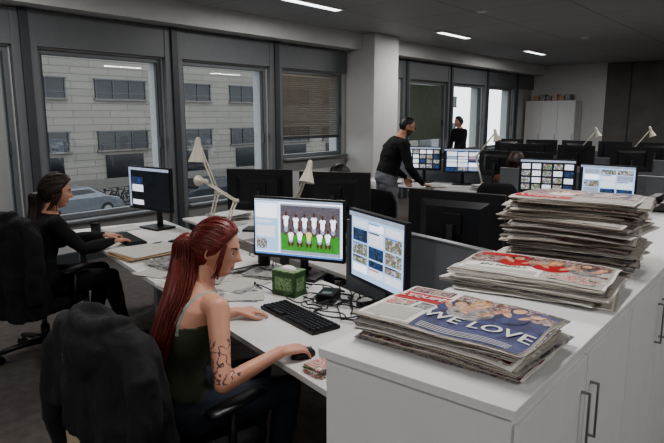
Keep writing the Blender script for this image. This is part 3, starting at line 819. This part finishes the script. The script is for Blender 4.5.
def add_hand(B,w,d,pn,side,curl=(12,22,18),spread=.0,thumb=1.0):
    w=V(w); d=V(d).normalized(); pn=V(pn); pn=(pn-d*pn.dot(d)).normalized()
    lat=d.cross(pn)*side
    for i in range(4):
        a=w+lat*(.016-.0105*i)+d*.005; c=w+d*(.082-.004*abs(i-1))+lat*(.030-.0205*i)-pn*.003
        B.append((a,.0135,c,.0108,3))
        L_=[.070,.079,.073,.057][i]; fd=(d+lat*(.10-.07*i+spread*(1.5-i))).normalized(); p=c; rr=.0092
        fd=(fd-pn*.12).normalized()
        for q,(fr,cv) in enumerate(zip((.44,.31,.25),curl)):
            ang=math.radians(cv+3*i); fd=(fd*math.cos(ang)+pn*math.sin(ang)).normalized()
            n_=p+fd*L_*fr; B.append((p,rr,n_,rr-.0009,3)); p=n_; rr-=.0009
    p=w+d*.018+lat*.020; q=w+d*.052+lat*(.042)+pn*.010; B.append((p,.0135,q,.0115,3))
    q2=q+(d*.9+lat*.35*thumb+pn*.25).normalized()*.030; B.append((q,.0112,q2,.0095,3))
    q3=q2+(d*1+lat*.05+pn*.15).normalized()*.026; B.append((q2,.0095,q3,.0078,3))
def person(name,loc,rz,P,look,mats,voxel=.009,k=1.0,female=True,clothfn=None,ex=.004):
    r=root(name,loc,rz); B=[]
    for s,S in((1,'R'),(-1,'L')):
        sh,el,wr=V(P['sh'+S]),V(P['el'+S]),V(P['wr'+S]); th=look.get('arm',1.0)
        inn=V(P['neck'])*.55+sh*.45+V((0,0,-.04)); B.append((inn,.055*k,sh,.050*k*th,0))
        mid=sh.lerp(el,.4); B.append((sh,.050*k*th,mid,.043*k*th,1)); B.append((mid,.043*k*th,el,.035*k*th,1))
        fm=el.lerp(wr,.3); B.append((el,.035*k*th,fm,.036*k*th,2)); B.append((fm,.036*k*th,wr,.0235*k,2))
        B.append((wr,.0235*k,wr+V(P['hd'+S]).normalized()*.02,.019,3))
        add_hand(B,wr,P['hd'+S],P.get('pn'+S,(0,0,-1)),s,P.get('curl'+S,(12,22,18)))
        hp,kn,an=V(P['hp'+S]),V(P['kn'+S]),V(P['an'+S]); m1=hp.lerp(kn,.35)
        B.append((hp,.095*k,m1,.083*k,5)); B.append((m1,.083*k,kn,.058*k,5))
        m2=kn.lerp(an,.3); B.append((kn,.057*k,m2,.056*k,6)); B.append((m2,.056*k,an,.040*k,6))
        ft=V(P.get('ft'+S,(0,1,0))).normalized(); low=V((0,0,-.035))
        B.append((an+low*.6-ft*.03,.036,an+low+ft*.06,.036,7)); B.append((an+low+ft*.06,.036,an+low+ft*.15+V((0,0,-.008)),.027,7))
    nk=V(P['neck']); hc=V(P['head']); yaw,pit,rol=P.get('hrot',(0,0,0))
    HM=Matrix.Translation(hc)@Matrix.Rotation(yaw,4,'Z')@Matrix.Rotation(pit,4,'X')@Matrix.Rotation(rol,4,'Y')@Matrix.Scale(look.get('hs',1.0),4)
    nt_=HM@V((0,-.018,-.055)); B.append((nk-V((0,0,.03)),.056*k,nk.lerp(nt_,.5),.048*k,4)); B.append((nk.lerp(nt_,.5),.048*k,nt_,.050*k,4))
    pe=V(P['pelvis']); sx=(V(P['shR'])-V(P['shL'])).normalized(); hx=(V(P['hpR'])-V(P['hpL'])).normalized()
    up=(nk-pe); bend=V(P.get('bend',(0,-.02,0)))
    if female: prof=[(-.20,.11,.085),(-.12,.15,.11),(0,.170,.125),(.15,.155,.115),(.36,.120,.092),(.55,.132,.102),(.72,.148,.115),(.84,.150,.10),(.93,.125,.08),(1.0,.075,.062),(1.04,.05,.05)]
    else: prof=[(-.18,.11,.09),(-.10,.15,.11),(0,.165,.12),(.15,.158,.115),(.36,.150,.110),(.55,.165,.120),(.72,.180,.125),(.84,.178,.11),(.93,.145,.085),(1.0,.08,.065),(1.04,.055,.055)]
    rings=[]; tc=[];rxs=[];rys=[];cs=[]
    for t,rx,ry in prof:
        x=hx.lerp(sx,max(0,min(1,t))).normalized(); u=up.normalized(); f=u.cross(x).normalized()
        c=pe+up*t+bend*math.sin(math.pi*max(0,min(1,t)))
        rings.append((c,x*rx*k,f*ry*k)); tc.append(t);rxs.append(rx*k);rys.append(ry*k);cs.append(c)
    mb=MB(); mb.loft(rings,0,32)
    for (p0,r0,p1,r1,tg) in B: mb.rcone(p0,r0,p1,r1,0,14)
    u=up.normalized(); f=u.cross(sx).normalized()
    if female:
        for s in(-1,1): mb.sphere(pe+up*.66+sx*s*.068*k+f*.085*k+bend*.5,(.058*k,.058*k,.062*k),0,16,12)
    me=remesh(mb,voxel,3 if voxel<.006 else 2)
    np_=len(me.polygons); ce=np.empty(np_*3); me.polygons.foreach_get('center',ce); ce=ce.reshape(-1,3)
    best=np.full(np_,1e9); tag=np.zeros(np_,int)
    for (p0,r0,p1,r1,tg) in B:
        a=np.array(p0);d=np.array(p1)-a; L2=max(1e-9,d@d); t=np.clip(((ce-a)@d)/L2,0,1)
        dist=np.linalg.norm(ce-(a+t[:,None]*d),axis=1)-(r0+(r1-r0)*t)
        w=dist<best; best[w]=dist[w]; tag[w]=tg
    upn=np.array(up); t=((ce-np.array(pe))@upn)/(upn@upn)
    cx=np.stack([np.interp(t,tc,[c[i] for c in cs]) for i in range(3)],1)
    rel=ce-cx; A=rel@np.array(hx.lerp(sx,.6).normalized()); F=rel@np.array(f); RX=np.interp(t,tc,rxs); RY=np.interp(t,tc,rys)
    dt=(np.sqrt((A/RX)**2+(F/RY)**2)-1)*np.minimum(RX,RY); dt[(t<-.2)|(t>1.04)]=1
    w=dt<best+.004; tag[w]=0
    mi=clothfn(ce,tag,t,A,F).astype(int)
    for m in mats: me.materials.append(m)
    me.polygons.foreach_set('material_index',mi); me.polygons.foreach_set('use_smooth',[True]*np_)
    nv=len(me.vertices); cl=np.ones(nv,bool)
    for p in me.polygons:
        if mi[p.index] in look.get('bare',(0,)):
            for v in p.vertices: cl[v]=False
    co=np.empty(nv*3); me.vertices.foreach_get('co',co); co=co.reshape(-1,3); no=np.empty(nv*3); me.vertices.foreach_get('normal',no); no=no.reshape(-1,3)
    wr_=np.array([(mn.noise(V((c[0]*11,c[1]*11,c[2]*18)))+.5*(.4-abs(mn.noise(V((c[0]*16+3,c[1]*16,c[2]*26))))))*look.get('wrinkle',.006) if cl[i] else 0 for i,c in enumerate(co)])
    co+=no*(cl*ex+wr_)[:,None]
    me.vertices.foreach_set('co',co.ravel()); me.update()
    place('body',me,r)
    return r,HM

skinA=MAT('skin_light',(198,148,126),.5,var=.06,ns=12,bump=.05,bs=400); skinB=MAT('skin_mid',(184,138,116),.5,var=.06,ns=12)
lipA=MAT('lips',(150,78,74),.4); hair_red=MAT('hair_red',(104,36,30),.45,var=.5,ns=60,stretch=(6,6,1)); hair_br=MAT('hair_brown',(46,32,25),.5,var=.5,ns=60,stretch=(6,6,1)); hair_dk=MAT('hair_dark',(24,21,20),.5,var=.4,ns=60,stretch=(6,6,1))
browA=MAT('eyebrow',(58,34,28),.7); olive=MAT('olive_top',(66,72,56),.85,bump=.2,bs=200); jeans=MAT('denim',(44,50,62),.9,bump=.3,bs=300); blackc=MAT('black_knit',(24,24,26),.9,bump=.3,bs=200)
shoe=MAT('shoe_black',(24,23,23),.6); ink=MAT('tattoo_ink',(92,74,70),.55); strapm=MAT('strap_pale',(150,158,150),.8); greyt=MAT('grey_trousers',(112,114,120),.9,bump=.2,bs=150)

def cf1(ce,tag,t,A,F):
    mi=np.zeros(len(ce),int); z=ce[:,2]
    tor=tag==0
    mi[tor&(z<.865+.02*np.abs(A)/.12)]=1; mi[tor&(np.abs(np.abs(A)-.090)<.0065)&(t<1.0)&(z>.85)]=4
    mi[(tag==5)|(tag==6)|(tor&(t<.12))]=2; mi[tag==7]=3
    for i in np.where((tag==1)|(tag==2))[0]:
        c=ce[i]
        if c[0]>.22 and .735<c[2]<.87 and c[1]<.12:
            if abs(mn.noise(V(c)*38))<.085 and mn.noise(V(c)*14+V((5,3,1)))>-.2: mi[i]=5
    return mi
Pf=dict(pelvis=(0,0,.535),neck=(0,.115,1.01),head=(-.005,.195,1.145),hrot=(R_(-42),R_(-12),R_(0)),
 shR=(.178,.105,.96),shL=(-.168,.125,.97),elR=(.325,.045,.725),elL=(-.29,.16,.76),wrR=(.312,.300,.785),wrL=(-.235,.395,.775),
 hdR=(.0,1,-.10),hdL=(.35,1,-.05),curlR=(14,30,22),curlL=(16,26,20),
 hpR=(.09,.02,.525),hpL=(-.09,.02,.525),knR=(.13,.44,.52),knL=(-.12,.44,.52),anR=(.14,.36,.085),anL=(-.14,.42,.085))
L1=Bp(.60,-.30)
CA=BA+R_(16); CL=L1+V((.05,.0,0))
chair(CL,CA)
r1,H1=person('seated_woman',L1,BA,Pf,dict(bare=(0,5),wrinkle=.006,arm=.95),[skinA,olive,jeans,shoe,strapm,ink],.0048,.97,True,cf1,.003)
make_head(r1,H1,skinA,hair_red,lipA,browA)
rn=random.Random(3)
paths=scalp(H1,rn,520,(0,-.95,.12),(0,-.114,.018),.012)
base=[H1@V((0,-.10,.02)),H1@V((0,-.130,.005)),H1@V((0,-.122,-.07)),V((-.02,.035,1.0)),V((-.0,-.02,.90)),V((.015,-.07,.79)),V((.03,-.10,.68))]
cen=catmull(base,22); prof=[.014,.022,.032,.041,.047,.052,.055,.057,.058,.058,.058,.057,.055,.053,.050,.048,.045,.041,.036,.031,.025,.017]
for k in range(760):
    a=rn.uniform(0,6.28); q=math.sqrt(rn.random()); ln=rn.randint(15,22); ph=rn.uniform(0,6)
    pts=[]
    for i in range(ln):
        R2=prof[i]*q*1.2; w=.006*math.sin(i*.7+ph)
        pts.append(cen[i]+V((math.cos(a)*R2*1.3+w,math.sin(a)*R2*.75,w)))
    paths.append(pts)
for k in range(44):
    s=1 if k%2 else -1
    p0=H1@V((s*.066,.045+rn.uniform(-.01,.01),.045)); p1=H1@V((s*.078,.042+rn.uniform(-.012,.01),-.02)); p2=H1@V((s*(.070+rn.uniform(0,.010)),.032+rn.uniform(-.018,.015),-.10))
    paths.append(catmull([p0,p1,p2],8))
strands(r1,'hair_strands',paths,hair_red,.0016)
hb=MB(); hb.tube(cen,[p*.85 for p in prof],0,14); hb.tube([H1@V((0,-.106,.018)),H1@V((0,-.122,.012))],.02,1,14); hb.obj('ponytail_core',[hair_red,m_black],r1)
jacket(CL,CA,MAT('jacket_black',(25,25,29),.8,bump=.2,bs=120),.56,1.0,.268,'black_jacket',2,depth=.105,badge=True,slant=.09)
jacket(CL,CA,MAT('jacket_tan',(172,156,130),.85,bump=.2,bs=120),.26,.70,.262,'tan_coat',5,depth=.080,sleeves=False,amp=.5)

def cf_long(sk=0,top=1,leg=2,sh=3):
    def f(ce,tag,t,A,F):
        mi=np.zeros(len(ce),int); mi[(tag==0)|(tag==1)|(tag==2)]=top
        mi[(tag==5)|(tag==6)|((tag==0)&(t<.08))]=leg; mi[tag==7]=sh; mi[(tag==0)&(t>1.0)]=sk
        return mi
    return f
P2=dict(pelvis=(0,0,.535),neck=(0,.09,1.01),head=(0,.15,1.155),hrot=(R_(-16),R_(-10),0),
 shR=(.172,.09,.955),shL=(-.172,.09,.955),elR=(.21,.25,.765),elL=(-.21,.27,.765),wrR=(.13,.475,.785),wrL=(-.12,.475,.785),
 hdR=(-.2,1,-.08),hdL=(.2,1,-.08),hpR=(.09,.02,.525),hpL=(-.09,.02,.525),knR=(.12,.44,.52),knL=(-.11,.44,.52),anR=(.12,.52,.085),anL=(-.14,.38,.085))
L2=Bp(2.88,-.38)
CA2=BA+R_(40)
chair(L2,CA2)
r2,H2=person('seated_woman',L2,BA,P2,dict(wrinkle=.008,arm=1.08),[skinB,blackc,blackc,shoe],.0075,1.0,True,cf_long())
make_head(r2,H2,skinB,hair_br,lipA,hair_dk,off=.018)
rn=random.Random(6)
paths=scalp(H2,rn,320,(0,-.9,-.3),(0,-.108,-.03),.017)
cen=catmull([H2@V((0,-.10,-.02)),H2@V((0,-.135,-.04)),H2@V((0,-.12,-.13)),V((.02,-.03,.90)),V((.03,-.06,.80))],16)
for k in range(420):
    a=rn.uniform(0,6.28); q=math.sqrt(rn.random())
    paths.append([cen[i]+V((math.cos(a)*1.2,math.sin(a)*.8,0))*q*(.026+.030*math.sin(i/15*3)) for i in range(rn.randint(11,16))])
for k in range(60):
    s=1 if k%2 else -1
    paths.append(catmull([H2@V((s*.068,.03,.05)),H2@V((s*.082,.02+rn.uniform(-.03,.015),-.03)),H2@V((s*.075,.0+rn.uniform(-.05,.02),-.13))],8))
strands(r2,'hair_strands',paths,hair_br,.0022)
jacket(L2,CA2,MAT('coat_black',(18,18,20),.9,bump=.2,bs=120),.40,1.06,.28,'black_coat',8,depth=.10)

PS=dict(pelvis=(0,-.04,.93),neck=(0,.12,1.41),head=(.0,.21,1.54),hrot=(R_(-8),R_(-16),0),
 shR=(.20,.12,1.34),shL=(-.20,.12,1.34),elR=(.30,.16,1.06),elL=(-.27,.06,1.09),wrR=(.22,.36,.86),wrL=(-.22,.26,.90),
 hdR=(0,.9,-.25),hdL=(.05,.5,-1),pnL=(1,0,0),hpR=(.095,-.04,.89),hpL=(-.095,-.04,.89),knR=(.12,.02,.49),knL=(-.13,-.03,.49),anR=(.13,-.06,.085),anL=(-.15,-.1,.085))
r3,H3=person('standing_man',(-4.04,6.06,0),R_(-42),PS,dict(wrinkle=.012,arm=1.2),[skinB,blackc,greyt,shoe],.009,1.12,False,cf_long())
make_head(r3,H3,skinB,hair_dk,lipA,hair_dk,c=.02,off=.006,beard=MAT('beard',(96,74,62),.8))
b=MB()
for s in(-1,1):
    b.tube([(s*.031+.024*math.cos(t),.097,.003+.019*math.sin(t)) for t in [2*math.pi*k/16 for k in range(17)]],.0022,0,6,M=H3)
    b.tube([(s*.055,.096,.006),(s*.074,.06,.008),(s*.078,-.01,.006)],.002,0,6,M=H3)
b.tube([(-.008,.098,.006),(.008,.098,.006)],.002,0,6,M=H3); b.obj('glasses',[m_black],r3)
PB=dict(P2)
def seated(loc,rz,hair,top,skin,female,P=PB):
    chair(loc,rz)
    r,H=person('seated_person',loc,rz,P,dict(wrinkle=.006,arm=1.1),[skin,top,jeans,shoe],.012,1.0,female,cf_long())
    make_head(r,H,skin,hair,lipA,hair_dk,res=(48,36),off=.014)
PB2=dict(PB); PB2.update(head=(0,.17,1.12),neck=(0,.10,.99),hrot=(0,R_(-32),0))
seated(Bp(2.76,2.34),BA+math.pi,hair_dk,blackc,skinB,False,PB2)
seated((-2.62,6.33,0),0,hair_br,MAT('rust_top',(92,58,44),.9),skinA,True)
PF=dict(PS); PF.update(elR=(.24,.06,1.08),elL=(-.24,.06,1.08),wrR=(.22,.2,.86),wrL=(-.2,.22,.95),hdR=(0,.4,-1),hdL=(.3,.8,-.2),pelvis=(0,0,.91),neck=(0,.02,1.40),head=(0,.05,1.53),hrot=(0,0,0),shR=(.20,.02,1.33),shL=(-.20,.02,1.33),hpR=(.095,0,.87),hpL=(-.095,0,.87))
r4,H4=person('standing_person',(-6.05,11.8,0),R_(150),PF,dict(wrinkle=.01,arm=1.2),[skinB,MAT('dark_coat',(34,34,40),.9),jeans,shoe],.012,1.0,False,cf_long())
make_head(r4,H4,skinB,hair_dk,lipA,hair_dk,res=(48,36))
chair((-4.75,6.0,0),.5); chair((-1.6,4.65,0),-.2); chair((-2.0,8.1,0),.3); chair((-3.2,9.85,0),.2); chair(Bp(.9,2.15),BA+math.pi+.3)

r=root('filing_cabinet',(-5.77,16.68,0)); b=MB(); b.box((0,0,1.03),(1.36,.5,2.06),0)
for k in range(3):
    b.box((-.45+.45*k,-.255,1.05),(.44,.02,1.98),1); b.box((-.27+.45*k,-.27,1.1),(.015,.02,.16),2)
b.obj('body',[m_white,m_wallw,m_metal],r,bevel=.004)
b=MB(); rn=random.Random(2)
for k in range(6): b.box((-.5+k*.17,0,.07+.015*(k%2)),(.14,.3,.14+.03*(k%2)),k%4)
b.obj('storage_boxes',[m_tan,m_pgrey,m_pgrey,m_pmix],loc=(-5.7,16.68,2.062),bevel=.003)

w=D.worlds.new('World'); scene.world=w; w.use_nodes=True
bg=w.node_tree.nodes['Background']; bg.inputs[0].default_value=(.90,.94,1.0,1); bg.inputs[1].default_value=2.5
scene.view_settings.look='AgX - Medium High Contrast'
cam=D.cameras.new('Camera'); co=D.objects.new('Camera',cam); scene.collection.objects.link(co)
cam.sensor_width=36; cam.lens=32.0; cam.clip_start=.05; cam.clip_end=300
co.location=(0,0,1.68); co.rotation_euler=(R_(79.77),0,R_(39.27))
scene.camera=co
